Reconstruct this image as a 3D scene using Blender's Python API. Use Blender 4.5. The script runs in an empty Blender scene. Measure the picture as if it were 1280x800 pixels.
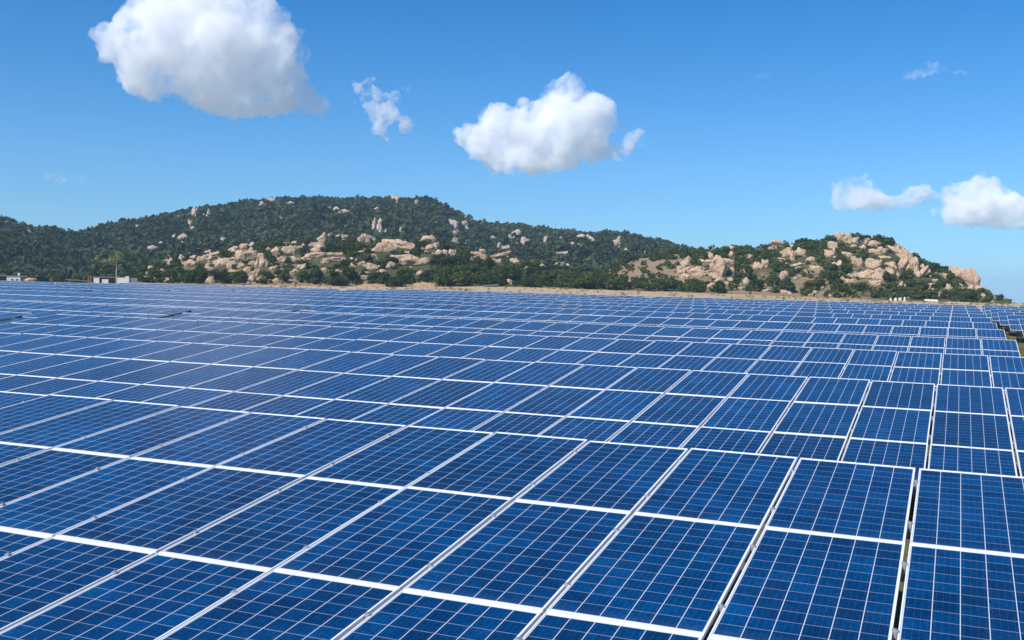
import bpy, bmesh, math, random
import numpy as np
from mathutils import Vector, Matrix, noise as mnoise

random.seed(7)
RNG = np.random.default_rng(7)
scene = bpy.context.scene
COL = scene.collection

# ------------------------------------------------------------------ helpers
def tag(o, label=None, cat=None, group=None, kind=None):
    if label: o['label'] = label
    if cat: o['category'] = cat
    if group: o['group'] = group
    if kind: o['kind'] = kind
    return o

def link(name, me, mat=None, parent=None, loc=None, smooth=False):
    o = bpy.data.objects.new(name, me)
    COL.objects.link(o)
    if mat is not None and me is not None and not me.materials:
        for m in (mat if isinstance(mat, (list, tuple)) else [mat]):
            me.materials.append(m)
    if parent: o.parent = parent
    if loc is not None: o.location = loc
    if smooth: me.polygons.foreach_set('use_smooth', [True] * len(me.polygons))
    return o

def empty(name, loc, rz=0.0):
    o = bpy.data.objects.new(name, None)
    COL.objects.link(o)
    o.location = loc
    o.rotation_euler = (0, 0, rz)
    o.empty_display_size = 0.2
    return o

def mesh_np(name, V, F):
    """V (n,3), F (m,k) with constant k -> mesh"""
    me = bpy.data.meshes.new(name)
    V = np.asarray(V, np.float32); F = np.asarray(F, np.int32)
    k = F.shape[1]
    me.vertices.add(len(V)); me.vertices.foreach_set('co', V.ravel())
    me.loops.add(F.size); me.loops.foreach_set('vertex_index', F.ravel())
    me.polygons.add(len(F))
    me.polygons.foreach_set('loop_start', np.arange(0, F.size, k, dtype=np.int32))
    me.polygons.foreach_set('loop_total', np.full(len(F), k, np.int32))
    me.update(calc_edges=True)
    return me

def box_bm(bm, c, s, M=None):
    r = bmesh.ops.create_cube(bm, size=1.0)
    for v in r['verts']:
        v.co = Vector((v.co.x * s[0] + c[0], v.co.y * s[1] + c[1], v.co.z * s[2] + c[2]))
        if M is not None: v.co = M @ v.co
    return r['verts']

def bm_mesh(name, bm, bevel=0.0):
    if bevel:
        bmesh.ops.bevel(bm, geom=bm.edges[:], offset=bevel, segments=1, affect='EDGES')
    me = bpy.data.meshes.new(name)
    bm.to_mesh(me); bm.free()
    return me

# value noise (numpy) ------------------------------------------------------
_perm = np.random.default_rng(3).random((256, 256))
def vnoise(x, y):
    xi = np.floor(x).astype(int); yi = np.floor(y).astype(int)
    fx = x - xi; fy = y - yi
    fx = fx * fx * (3 - 2 * fx); fy = fy * fy * (3 - 2 * fy)
    a = _perm[xi & 255, yi & 255]; b = _perm[(xi + 1) & 255, yi & 255]
    c = _perm[xi & 255, (yi + 1) & 255]; d = _perm[(xi + 1) & 255, (yi + 1) & 255]
    return (a * (1 - fx) + b * fx) * (1 - fy) + (c * (1 - fx) + d * fx) * fy - 0.5
def fbm(x, y, oct=5):
    s = 0; a = 1.0
    for i in range(oct):
        s = s + a * vnoise(x * 2 ** i + 17.3 * i, y * 2 ** i + 5.1 * i); a *= 0.5
    return s

# ------------------------------------------------------------------ camera
S = 1.02                                   # one panel column in metres
F_PX, YAW, PITCH, ROLL = 1314.1, -0.399236, -0.0398411, 0.0219110
TILT = 0.12329
PV = 1.89468 * S                           # panel pitch along the slope
ROWP = 8.63794 * S                         # row pitch
Y1 = 9.71209 * S                           # top edge of the nearest table
ZTOP = 0.75 + 3 * PV * math.sin(TILT)      # top edge height above ground
CAMZ = ZTOP + 1.56265 * S
fw = np.array([math.sin(YAW) * math.cos(PITCH), math.cos(YAW) * math.cos(PITCH), math.sin(PITCH)])
r0 = np.array([math.cos(YAW), -math.sin(YAW), 0.0]); u0 = np.cross(r0, fw)
rt = r0 * math.cos(ROLL) + u0 * math.sin(ROLL)
up = -r0 * math.sin(ROLL) + u0 * math.cos(ROLL)
cam_d = bpy.data.cameras.new('camera'); cam = bpy.data.objects.new('camera', cam_d)
COL.objects.link(cam)
cam_d.sensor_width = 36.0; cam_d.lens = 36.0 * F_PX / 1280.0
cam_d.clip_start = 0.05; cam_d.clip_end = 60000
M = Matrix(((rt[0], up[0], -fw[0], 0), (rt[1], up[1], -fw[1], 0), (rt[2], up[2], -fw[2], CAMZ), (0, 0, 0, 1)))
cam.matrix_world = M
scene.camera = cam

def ray(x, y):
    d = fw * F_PX + rt * (x - 640) - up * (y - 400)
    return d
def az_tan(x, y):
    """photo pixel -> (azimuth from +Y towards +X, tan elevation)"""
    d = ray(x, y); h = math.hypot(d[0], d[1])
    return math.atan2(d[0], d[1]), d[2] / h
def proj(P):
    P = np.asarray(P, float) - np.array([0, 0, CAMZ])
    z = P @ fw
    return 640 + F_PX * (P @ rt) / z, 400 - F_PX * (P @ up) / z, z
def at(x, y, rng):
    """point seen at photo pixel x,y standing rng metres away"""
    a, t = az_tan(x, y)
    return Vector((rng * math.sin(a), rng * math.cos(a), CAMZ + rng * t))

# ------------------------------------------------------------------ node helpers
class N:
    def __init__(s, name):
        s.m = bpy.data.materials.new(name); s.m.use_nodes = True
        s.t = s.m.node_tree; s.t.nodes.clear()
        s.out = s.t.nodes.new('ShaderNodeOutputMaterial')
    def n(s, kind, **kw):
        nd = s.t.nodes.new('ShaderNode' + kind)
        for k, v in kw.items():
            if k in nd.inputs: s.inp(nd, k, v)
            else: setattr(nd, k, v)
        return nd
    def inp(s, nd, k, v):
        if hasattr(v, 'is_linked') or isinstance(v, bpy.types.NodeSocket): s.t.links.new(v, nd.inputs[k])
        else: nd.inputs[k].default_value = v
    def math(s, op, a, b=0.0, c=None):
        nd = s.t.nodes.new('ShaderNodeMath'); nd.operation = op
        s.inp(nd, 0, a); s.inp(nd, 1, b)
        if c is not None: s.inp(nd, 2, c)
        return nd.outputs[0]
    def mix(s, f, a, b, mode='MIX'):
        nd = s.t.nodes.new('ShaderNodeMix'); nd.data_type = 'RGBA'; nd.blend_type = mode
        s.inp(nd, 0, f); s.inp(nd, 6, a); s.inp(nd, 7, b)
        return nd.outputs[2]
    def ramp(s, f, stops, interp='LINEAR'):
        nd = s.t.nodes.new('ShaderNodeValToRGB'); nd.color_ramp.interpolation = interp
        el = nd.color_ramp.elements
        while len(el) < len(stops): el.new(0.5)
        for e, (p, c) in zip(el, stops):
            e.position = p; e.color = c if len(c) == 4 else (*c, 1)
        s.inp(nd, 0, f)
        return nd.outputs[0]
    def smooth(s, v, a, b):
        nd = s.t.nodes.new('ShaderNodeMapRange'); nd.interpolation_type = 'SMOOTHSTEP'
        s.inp(nd, 0, v); nd.inputs[1].default_value = a; nd.inputs[2].default_value = b
        return nd.outputs[0]
    def noise(s, vec, scale, detail=4, rough=0.55):
        nd = s.n('TexNoise', Scale=scale, Detail=detail, Roughness=rough)
        if vec is not None: s.t.links.new(vec, nd.inputs['Vector'])
        return nd.outputs[0]
    def surf(s, sh): s.t.links.new(sh, s.out.inputs['Surface']); return s.m

def rgba(r, g, b): return (r, g, b, 1.0)

def simple_mat(name, col, rough=0.6, metal=0.0, var=0.15, scale=3.0, bump=0.0):
    m = N(name)
    tc = m.n('TexCoord').outputs['Object']
    nz = m.noise(tc, scale)
    c = m.mix(nz, rgba(*[x * (1 - var) for x in col]), rgba(*[min(1, x * (1 + var)) for x in col]))
    p = m.n('BsdfPrincipled', Roughness=rough, Metallic=metal)
    m.inp(p, 'Base Color', c)
    if bump:
        b = m.n('Bump', Strength=bump, Distance=0.05); m.inp(b, 'Height', m.noise(tc, scale * 3))
        m.t.links.new(b.outputs[0], p.inputs['Normal'])
    return m.surf(p.outputs[0])

# ------------------------------------------------------------------ materials
PW, PL = 0.991, PV - 0.010                 # panel size
MX, MY = 0.016, 0.036                      # from outer edge to first cell (sides, ends)
CW, CL = (PW - 2 * MX) / 6, (PL - 2 * MY) / 12

def cell_material():
    m = N('solar_cells')
    uv = m.n('UVMap', uv_map='metres').outputs[0]
    sp = m.n('SeparateXYZ'); m.t.links.new(uv, sp.inputs[0])
    x, y = sp.outputs[0], sp.outputs[1]     # metres from the lower left outer corner
    cx = m.math('DIVIDE', m.math('SUBTRACT', x, MX), CW)
    cy = m.math('DIVIDE', m.math('SUBTRACT', y, MY), CL)
    fx = m.math('FRACT', cx); fy = m.math('FRACT', cy)
    dx = m.math('MULTIPLY', m.math('SUBTRACT', 0.5, m.math('ABSOLUTE', m.math('SUBTRACT', fx, 0.5))), CW)
    dy = m.math('MULTIPLY', m.math('SUBTRACT', 0.5, m.math('ABSOLUTE', m.math('SUBTRACT', fy, 0.5))), CL)
    lx = m.math('MULTIPLY', m.math('LESS_THAN', dx, 0.0026), 0.85)
    ly = m.math('MULTIPLY', m.math('LESS_THAN', dy, 0.0020), 0.46)
    inx = m.math('MULTIPLY', m.math('GREATER_THAN', cx, 0.0), m.math('LESS_THAN', cx, 6.0))
    iny = m.math('MULTIPLY', m.math('GREATER_THAN', cy, 0.0), m.math('LESS_THAN', cy, 12.0))
    outm = m.math('SUBTRACT', 1.0, m.math('MULTIPLY', inx, iny))
    white = m.math('MAXIMUM', m.math('MAXIMUM', lx, ly), outm)
    # bus bars along the slope, four per cell
    bx = m.math('FRACT', m.math('ADD', m.math('MULTIPLY', fx, 4.0), 0.0))
    bb = m.math('MULTIPLY', m.math('LESS_THAN', m.math('ABSOLUTE', m.math('SUBTRACT', bx, 0.5)), 0.024), 0.10)
    # polycrystalline grains + cell to cell + panel to panel variation
    oi = m.n('ObjectInfo')
    off = m.n('VectorMath', operation='ADD'); m.t.links.new(uv, off.inputs[0])
    cmb = m.n('CombineXYZ'); m.inp(cmb, 2, m.math('MULTIPLY', oi.outputs['Random'], 91.0))
    m.t.links.new(cmb.outputs[0], off.inputs[1])
    vo = m.n('TexVoronoi', Scale=55.0); m.t.links.new(off.outputs[0], vo.inputs['Vector'])
    sepc = m.n('SeparateColor'); m.t.links.new(vo.outputs['Color'], sepc.inputs[0])
    cell = m.n('CombineXYZ'); m.inp(cell, 0, m.math('FLOOR', cx)); m.inp(cell, 1, m.math('FLOOR', cy))
    m.inp(cell, 2, m.math('MULTIPLY', oi.outputs['Random'], 37.0))
    wn = m.n('TexWhiteNoise', noise_dimensions='3D'); m.t.links.new(cell.outputs[0], wn.inputs['Vector'])
    g = m.math('ADD', m.math('MULTIPLY', sepc.outputs[0], 0.35), m.math('MULTIPLY', wn.outputs['Value'], 0.35))
    g = m.math('ADD', g, m.math('SUBTRACT', m.math('MULTIPLY', m.noise(off.outputs[0], 1.7, 3), 0.95), 0.22))
    blue = m.ramp(g, [(0.15, (0.0001, 0.017, 0.064)), (0.6, (0.0001, 0.036, 0.124)), (1.0, (0.0002, 0.067, 0.205))])
    pv = m.ramp(oi.outputs['Random'], [(0.0, (0.75, 0.72, 0.72)), (0.35, (0.9, 0.95, 0.96)), (0.8, (1.0, 1.05, 1.05)), (0.93, (3.0, 0.86, 0.85)), (1.0, (0.85, 1.2, 1.15))])
    blue = m.mix(1.0, blue, pv, 'MULTIPLY')
    blue = m.mix(bb, blue, rgba(0.30, 0.36, 0.45))
    col = m.mix(white, blue, rgba(0.70, 0.73, 0.76))
    # a thin veil of dust, patchy
    dust = m.math('MULTIPLY', m.smooth(m.noise(off.outputs[0], 1.3, 6, 0.65), 0.45, 0.9), 0.02)
    edge = m.math('MULTIPLY', m.smooth(y, 0.16, 0.02), 0.04)
    col = m.mix(m.math('ADD', dust, edge), col, rgba(0.35, 0.33, 0.30))
    p = m.n('BsdfPrincipled', Roughness=0.13, IOR=1.45)
    p.inputs['Specular IOR Level'].default_value = 0.24
    p.inputs['Sheen Weight'].default_value = 0.55; p.inputs['Sheen Roughness'].default_value = 0.12; p.inputs['Sheen Tint'].default_value = (0.66, 0.85, 1, 1)
    m.inp(p, 'Base Color', col)
    m.inp(p, 'Roughness', m.math('ADD', 0.17, m.math('MULTIPLY', m.noise(off.outputs[0], 6.0), 0.14)))
    return m.surf(p.outputs[0])

M_CELL = cell_material()
M_FRAME = simple_mat('anodised_aluminium', (0.84, 0.85, 0.85), 0.42, 0.05, 0.06, 8)
M_STEEL = simple_mat('galvanised_steel', (0.50, 0.51, 0.52), 0.5, 0.6, 0.15, 5)
M_BACK = simple_mat('white_backsheet', (0.6, 0.61, 0.62), 0.6)

def rock_material(name, a, b, c):
    m = N(name)
    tc = m.n('TexCoord').outputs['Object']; geo = m.n('NewGeometry')
    oi = m.n('ObjectInfo')
    n1 = m.noise(geo.outputs['Position'], 0.28, 6, 0.6)
    n2 = m.noise(geo.outputs['Position'], 1.1, 6, 0.7)
    col = m.ramp(n1, [(0.28, a), (0.52, b), (0.75, c)])
    col = m.mix(m.math('MULTIPLY', m.smooth(n2, 0.54, 0.68), 0.8), col, rgba(0.17, 0.125, 0.095))
    # dark run-off streaks down the faces
    mp = m.n('Mapping'); mp.inputs['Scale'].default_value = (0.9, 0.9, 0.07)
    m.t.links.new(geo.outputs['Position'], mp.inputs['Vector'])
    st = m.noise(mp.outputs[0], 1.0, 4, 0.6)
    col = m.mix(m.math('MULTIPLY', m.smooth(st, 0.54, 0.72), 0.55), col, rgba(0.20, 0.14, 0.11))
    col = m.mix(m.math('MULTIPLY', oi.outputs['Random'], 0.30), col, rgba(0.46, 0.33, 0.24))
    bp = m.n('Bump', Strength=1.0, Distance=1.1); m.inp(bp, 'Height', m.noise(geo.outputs['Position'], 0.9, 8, 0.65))
    p = m.n('BsdfPrincipled', Roughness=0.9); m.inp(p, 'Base Color', col)
    p.inputs['Specular IOR Level'].default_value = 0.15
    m.t.links.new(bp.outputs[0], p.inputs['Normal'])
    return m.surf(p.outputs[0])
M_ROCK = rock_material('granite', (0.48, 0.315, 0.19), (0.66, 0.465, 0.30), (0.78, 0.60, 0.43))
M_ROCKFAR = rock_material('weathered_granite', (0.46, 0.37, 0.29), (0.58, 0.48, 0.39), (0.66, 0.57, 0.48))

def leaf_material(name, dark, mid, light, scale, isl=0.35):
    m = N(name)
    geo = m.n('NewGeometry'); oi = m.n('ObjectInfo')
    n1 = m.noise(geo.outputs['Position'], scale, 3, 0.6)
    n2 = m.math('MULTIPLY', geo.outputs['Random Per Island'], isl)
    n2 = m.math('ADD', n2, (0.35 - isl) * 0.5)
    n3 = m.noise(geo.outputs['Position'], scale * 0.22, 3, 0.6)
    v = m.math('ADD', m.math('ADD', m.math('MULTIPLY', n1, 0.55), m.math('MULTIPLY', m.math('SUBTRACT', n3, 0.3), 0.75)), n2)
    v = m.math('ADD', v, m.math('MULTIPLY', m.math('SUBTRACT', oi.outputs['Random'], 0.5), 0.28))
    col = m.ramp(v, [(0.3, dark), (0.55, mid), (0.85, light)])
    d = m.n('BsdfDiffuse'); m.inp(d, 'Color', col)
    t = m.n('BsdfTranslucent'); m.inp(t, 'Color', m.mix(0.5, col, rgba(0.10, 0.14, 0.02)))
    mx = m.n('MixShader'); mx.inputs[0].default_value = 0.22
    m.t.links.new(d.outputs[0], mx.inputs[1]); m.t.links.new(t.outputs[0], mx.inputs[2])
    return m.surf(mx.outputs[0])
M_LEAF = leaf_material('foliage', (0.018, 0.036, 0.012), (0.050, 0.080, 0.024), (0.13, 0.150, 0.044), 0.16)
M_SCRUBFAR = leaf_material('far_foliage', (0.016, 0.030, 0.020), (0.044, 0.064, 0.034), (0.11, 0.122, 0.056), 0.035, 0.2)
M_YLEAF = leaf_material('yellow_green_foliage', (0.15, 0.18, 0.06), (0.23, 0.26, 0.09), (0.33, 0.35, 0.14), 0.3)
M_GRASS = leaf_material('dry_grass', (0.12, 0.14, 0.03), (0.24, 0.23, 0.06), (0.36, 0.31, 0.11), 0.6)
M_BARK = simple_mat('bark', (0.12, 0.095, 0.07), 0.9, 0, 0.3, 4, 0.5)
M_PALEBARK = simple_mat('pale_bark', (0.42, 0.40, 0.36), 0.85, 0, 0.2, 4, 0.3)

def hill_material(name, g1, g2, soil, soil_lo, soil_hi, scale):
    m = N(name)
    pos = m.n('NewGeometry').outputs['Position']
    n1 = m.noise(pos, scale, 5, 0.6); n2 = m.noise(pos, scale * 6, 6, 0.7)
    at_ = m.n('Attribute', attribute_name='soil')
    col = m.mix(n2, rgba(*g1), rgba(*g2))
    sc = m.mix(m.noise(pos, scale * 18, 4, 0.7), rgba(*[v * 0.7 for v in soil]), rgba(*[min(1, v * 1.25) for v in soil]))
    k = m.smooth(m.math('ADD', m.math('ADD', m.math('MULTIPLY', n1, 0.6), m.math('MULTIPLY', n2, 0.4)), m.math('MULTIPLY', at_.outputs['Fac'], 0.45)), soil_lo, soil_hi)
    col = m.mix(k, col, sc)
    bp = m.n('Bump', Strength=0.7, Distance=0.6); m.inp(bp, 'Height', n2)
    p = m.n('BsdfPrincipled', Roughness=0.95); m.inp(p, 'Base Color', col)
    p.inputs['Specular IOR Level'].default_value = 0.1
    m.t.links.new(bp.outputs[0], p.inputs['Normal'])
    return m.surf(p.outputs[0])
M_HILLFAR = hill_material('wooded_slope', (0.028, 0.042, 0.02), (0.06, 0.075, 0.035), (0.16, 0.135, 0.09), 0.72, 0.9, 0.02)
M_HILL = hill_material('scrub_slope', (0.045, 0.055, 0.022), (0.10, 0.10, 0.045), (0.28, 0.20, 0.12), 0.56, 0.72, 0.05)

def ground_material():
    m = N('field_ground')
    pos = m.n('NewGeometry').outputs['Position']
    ln = m.n('VectorMath', operation='LENGTH'); m.t.links.new(pos, ln.inputs[0])
    far = m.smooth(ln.outputs['Value'], 125, 175)
    n0 = m.noise(pos, 0.9, 6, 0.65); n1 = m.noise(pos, 6, 6, 0.7); n3 = m.noise(pos, 0.035, 4, 0.6)
    soil = m.mix(n1, rgba(0.10, 0.07, 0.04), rgba(0.25, 0.18, 0.11))
    grass = m.mix(n1, rgba(0.05, 0.07, 0.018), rgba(0.17, 0.18, 0.06))
    near = m.mix(m.smooth(n0, 0.42, 0.58), grass, soil)
    sand = m.mix(m.noise(pos, 0.25, 6, 0.7), rgba(0.34, 0.24, 0.14), rgba(0.62, 0.48, 0.31))
    dry = m.mix(n1, rgba(0.13, 0.12, 0.05), rgba(0.30, 0.24, 0.12))
    sfar = m.mix(m.smooth(n3, 0.52, 0.72), sand, dry)
    col = m.mix(far, near, sfar)
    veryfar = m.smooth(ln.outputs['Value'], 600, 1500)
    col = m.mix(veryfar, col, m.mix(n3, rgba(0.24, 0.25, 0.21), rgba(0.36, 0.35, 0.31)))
    bp = m.n('Bump', Strength=0.6, Distance=0.08); m.inp(bp, 'Height', n1)
    p = m.n('BsdfPrincipled', Roughness=0.95); m.inp(p, 'Base Color', col)
    p.inputs['Specular IOR Level'].default_value = 0.1
    m.t.links.new(bp.outputs[0], p.inputs['Normal'])
    return m.surf(p.outputs[0])
M_GROUND = ground_material()

# ------------------------------------------------------------------ terrain functions (polar about the camera foot)
def line(pts):
    a = sorted((az_tan(x, y) for x, y in pts))
    A = np.array([q[0] for q in a]); T = np.array([q[1] for q in a])
    return lambda th: np.interp(th, A, T)
def xaz(x, y=352): return az_tan(x, y)[0]

base_t = line([(-60, 349), (0, 352.2), (100, 353.2), (180, 354.8), (300, 356.0), (400, 357), (500, 358.6), (600, 357.8), (640, 358), (740, 361.5), (820, 364),
               (900, 367), (1000, 371), (1100, 375.5), (1200, 378), (1262, 379.6), (1300, 380.4), (1400, 383)])
RB = 345.0
TINF = -0.0136
def ground_z(th, r):
    th = np.asarray(th, float); r = np.asarray(r, float)
    # in view the land dips very gently to the foot of the hills, then on to the horizon
    zb = CAMZ + RB * base_t(th)
    r1 = 140.0
    k = np.clip((r - r1) / (RB - r1), 0, 1)
    z = zb * k ** 1.15
    zfar = CAMZ + r * TINF
    k2 = np.clip((r - RB) / 350.0, 0, 1); k2 = k2 * k2 * (3 - 2 * k2)
    z = np.where(r > RB, (CAMZ + r * base_t(th)) * (1 - k2) + zfar * k2, z)
    z = z + np.where(r > 150, 0.18 * fbm(r * np.sin(th) * 0.05, r * np.cos(th) * 0.05, 4), 0.03 * fbm(r * np.sin(th) * 0.8, r * np.cos(th) * 0.8, 3))
    return z

class Hill:
    def __init__(s, crest, x0, x1, rb, rc, back, prof, amp, nscale, seed, basedrop=0.0):
        s.ct = line(crest); s.th0 = xaz(x0); s.th1 = xaz(x1); s.rb = rb; s.rc = rc; s.back = back
        s.prof = prof; s.amp = amp; s.ns = nscale; s.seed = seed; s.bd = basedrop
    def h(s, th, r):
        th = np.asarray(th, float); r = np.asarray(r, float)
        rb, rc = s.rb, s.rc(th) if callable(s.rc) else s.rc
        zb = ground_z(th, np.full_like(r, rb)) - s.bd
        zc = CAMZ + rc * s.ct(th)
        k = (r - rb) / (rc - rb)
        f = np.where(k <= 1, np.interp(np.clip(k, 0, 1), s.prof[0], s.prof[1]), 0)
        kb = np.clip((r - rc) / s.back, 0, 1)
        f = np.where(k > 1, 1 - kb * kb * (3 - 2 * kb), f)
        X = r * np.sin(th) * s.ns + s.seed; Y = r * np.cos(th) * s.ns
        w = np.clip(k * 4, 0, 1) * np.clip((1.0 - k) * 3.0 + 0.10, 0.10, 1)
        z = zb + (zc - zb) * f + s.amp * fbm(X, Y, 5) * w
        return np.where(k < 0, zb + k * 6, z)
    def hit(s, x, y):
        a, t = az_tan(x, y)
        rc = float(s.rc(np.array(a))) if callable(s.rc) else s.rc
        r = np.linspace(s.rb - 2, rc + 4, 500)
        z = s.h(np.full_like(r, a), r); zr = CAMZ + r * t
        i = np.nonzero(zr <= z)[0]
        if len(i) == 0: return a, rc, CAMZ + rc * t, False
        return a, r[i[0]], float(z[i[0]]), True

far_hill = Hill([(-140, 286), (-60, 280), (0, 280), (12, 281), (30, 288), (60, 292), (80, 297), (95, 300), (112, 298), (130, 293), (160, 283), (200, 275), (240, 267.5), (262, 265),
                 (300, 260), (345, 254.5), (400, 253), (450, 254), (497, 252.5), (525, 255), (540, 260), (560, 268.5), (590, 282.5), (615, 287.5), (640, 286),
                 (680, 290), (740, 298), (800, 304.5), (850, 312), (900, 322), (960, 340), (1010, 362), (1040, 374)], -140, 1035, 440.0,
                lambda th: 900.0 + 60 * np.sin(th * 9.0), 350, ([0, .1, .3, .6, .85, 1], [0, .10, .32, .66, .90, 1]), 16.0, 0.013, 4.0)
mound = Hill([(130, 353), (165, 346), (190, 337), (225, 326), (260, 321), (300, 312), (350, 307), (400, 304), (455, 301), (500, 305), (540, 305), (570, 313), (600, 320),
              (640, 328), (680, 333), (740, 344), (790, 353), (820, 362)], 130, 818, RB - 6, 415.0, 60, ([0, .12, .35, .7, 1], [0, .12, .42, .78, 1]), 3.4, 0.05, 9.0)
rock_hill = Hill([(690, 361), (720, 351), (750, 341), (775, 331), (800, 323), (850, 317), (920, 313), (960, 312), (985, 307), (1020, 303), (1045, 299), (1070, 298), (1105, 303),
                  (1130, 314), (1150, 326), (1165, 334), (1190, 344), (1207, 352), (1222, 364), (1245, 377), (1258, 381), (1268, 383)], 690, 1266, RB - 2, 430.0, 70,
                 ([0, .12, .35, .7, 1], [0, .10, .40, .78, 1]), 3.4, 0.05, 31.0)

def soil_far(th, r): return np.zeros_like(th)
def px_of(th): return np.interp(th, [xaz(x) for x in range(-200, 1500, 20)], list(range(-200, 1500, 20)))
def soil_mound(th, r):
    x = px_of(th); k = (r - mound.rb) / 70
    return 0.25 * np.exp(-((x - 330) / 120) ** 2) + 0.5 * np.clip(0.16 - k, 0, 0.16) / 0.16 - 0.25 * np.exp(-((x - 650) / 70) ** 2)
def soil_rock(th, r):
    x = px_of(th); k = (r - rock_hill.rb) / 85
    return 1.3 * np.exp(-((x - 800) / 66) ** 2) + 0.7 * np.exp(-((x - 985) / 90) ** 2) * np.clip(1 - k * 2.4, 0, 1) + 0.15

def build_hill(H, name, nth, nr, mat, soilf, label=None):
    th = np.linspace(H.th0, H.th1, nth)
    rcm = float(np.max(H.rc(th))) if callable(H.rc) else H.rc
    r = np.concatenate([np.linspace(H.rb - 3, rcm, int(nr * .75)), np.linspace(rcm, rcm + H.back, nr - int(nr * .75) + 1)[1:]])
    TH, R = np.meshgrid(th, r, indexing='ij')
    Z = H.h(TH, R)
    V = np.stack([R * np.sin(TH), R * np.cos(TH), Z], -1).reshape(-1, 3)
    i, j = np.meshgrid(np.arange(nth - 1), np.arange(len(r) - 1), indexing='ij')
    a = (i * len(r) + j).ravel(); n = len(r)
    F = np.stack([a, a + n, a + n + 1, a + 1], 1)[:, ::-1]
    me = mesh_np(name, V, F)
    at_ = me.attributes.new('soil', 'FLOAT', 'POINT')
    at_.data.foreach_set('value', soilf(TH, R).ravel().astype(np.float32))
    o = link(name, me, mat, smooth=True)
    tag(o, kind='structure')
    return o
build_hill(far_hill, 'hill', 420, 110, M_HILLFAR, soil_far)
build_hill(mound, 'hill', 360, 70, M_HILL, soil_mound)
build_hill(rock_hill, 'hill', 360, 70, M_HILL, soil_rock)

def build_ground():
    thv = np.linspace(xaz(-160), xaz(1420), 260)
    rest = np.linspace(thv[-1], thv[0] + 2 * math.pi, 60)[1:-1]
    th = np.concatenate([thv, rest])
    r = np.concatenate([[0.0], np.geomspace(1.2, 12000, 160)])
    TH, R = np.meshgrid(th, r[1:], indexing='ij')
    thw = (TH + math.pi) % (2 * math.pi) - math.pi
    Z = ground_z(thw, R)
    V = np.stack([R * np.sin(TH), R * np.cos(TH), Z], -1).reshape(-1, 3)
    n = len(r) - 1; nt = len(th)
    V = np.vstack([V, [[0, 0, 0]]])
    i, j = np.meshgrid(np.arange(nt), np.arange(n - 1), indexing='ij')
    a = (i * n + j).ravel(); b = (((i + 1) % nt) * n + j).ravel()
    F = np.stack([a, a + 1, b + 1, b], 1)
    # centre fan as degenerate-free quads is not possible: separate triangles
    me = bpy.data.meshes.new('ground')
    faces = [tuple(f) for f in F] + [(len(V) - 1, k * n, ((k + 1) % nt) * n) for k in range(nt)]
    me.from_pydata([tuple(v) for v in V], [], faces)
    o = link('ground', me, M_GROUND, smooth=True)
    bm = bmesh.new(); bm.from_mesh(me); bmesh.ops.recalc_face_normals(bm, faces=bm.faces[:])
    if sum(f.normal.z for f in bm.faces) < 0: bmesh.ops.reverse_faces(bm, faces=bm.faces[:])
    bm.to_mesh(me); bm.free()
    tag(o, kind='structure')
build_ground()

# ------------------------------------------------------------------ solar tables
def panel_meshes():
    # glass sheet with cells, origin at the panel centre, x along the row, y up the slope
    z = -0.004; e = 0.002
    V = [(-PW / 2 + e, -PL / 2 + e, z), (PW / 2 - e, -PL / 2 + e, z), (PW / 2 - e, PL / 2 - e, z), (-PW / 2 + e, PL / 2 - e, z)]
    V += [(v[0], v[1], z - 0.006) for v in V]
    F = [(0, 1, 2, 3), (7, 6, 5, 4), (0, 4, 5, 1), (1, 5, 6, 2), (2, 6, 7, 3), (3, 7, 4, 0)]
    g = bpy.data.meshes.new('panel'); g.from_pydata(V, [], F)
    uvl = g.uv_layers.new(name='metres')
    for lp in g.loops:
        c = g.vertices[lp.vertex_index].co
        uvl.data[lp.index].uv = (c.x + PW / 2, c.y + PL / 2)
    g.materials.append(M_CELL); g.materials.append(M_BACK)
    for p in g.polygons:
        if p.normal.z < 0.5: p.material_index = 1
    bm = bmesh.new(); w = 0.010; t = 0.028
    box_bm(bm, (0, -PL / 2 + w / 2, -t / 2), (PW, w, t)); box_bm(bm, (0, PL / 2 - w / 2, -t / 2), (PW, w, t))
    box_bm(bm, (-PW / 2 + w / 2, 0, -t / 2), (w, PL - 2 * w, t)); box_bm(bm, (PW / 2 - w / 2, 0, -t / 2), (w, PL - 2 * w, t))
    f = bm_mesh('panel_frame', bm); f.materials.append(M_FRAME)
    # one mesh with both, for tables too far for the frame to be seen apart
    bm = bmesh.new(); bm.from_mesh(g); bm.from_mesh(f)
    n0 = len(g.polygons)
    bm.faces.ensure_lookup_table()
    for k, fc in enumerate(bm.faces):
        if k >= n0: fc.material_index = 2
    both = bpy.data.meshes.new('panel_far'); bm.to_mesh(both); bm.free()
    for mm in (M_CELL, M_BACK, M_FRAME): both.materials.append(mm)
    return g, f, both
G_ME, F_ME, GF_ME = panel_meshes()

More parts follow.
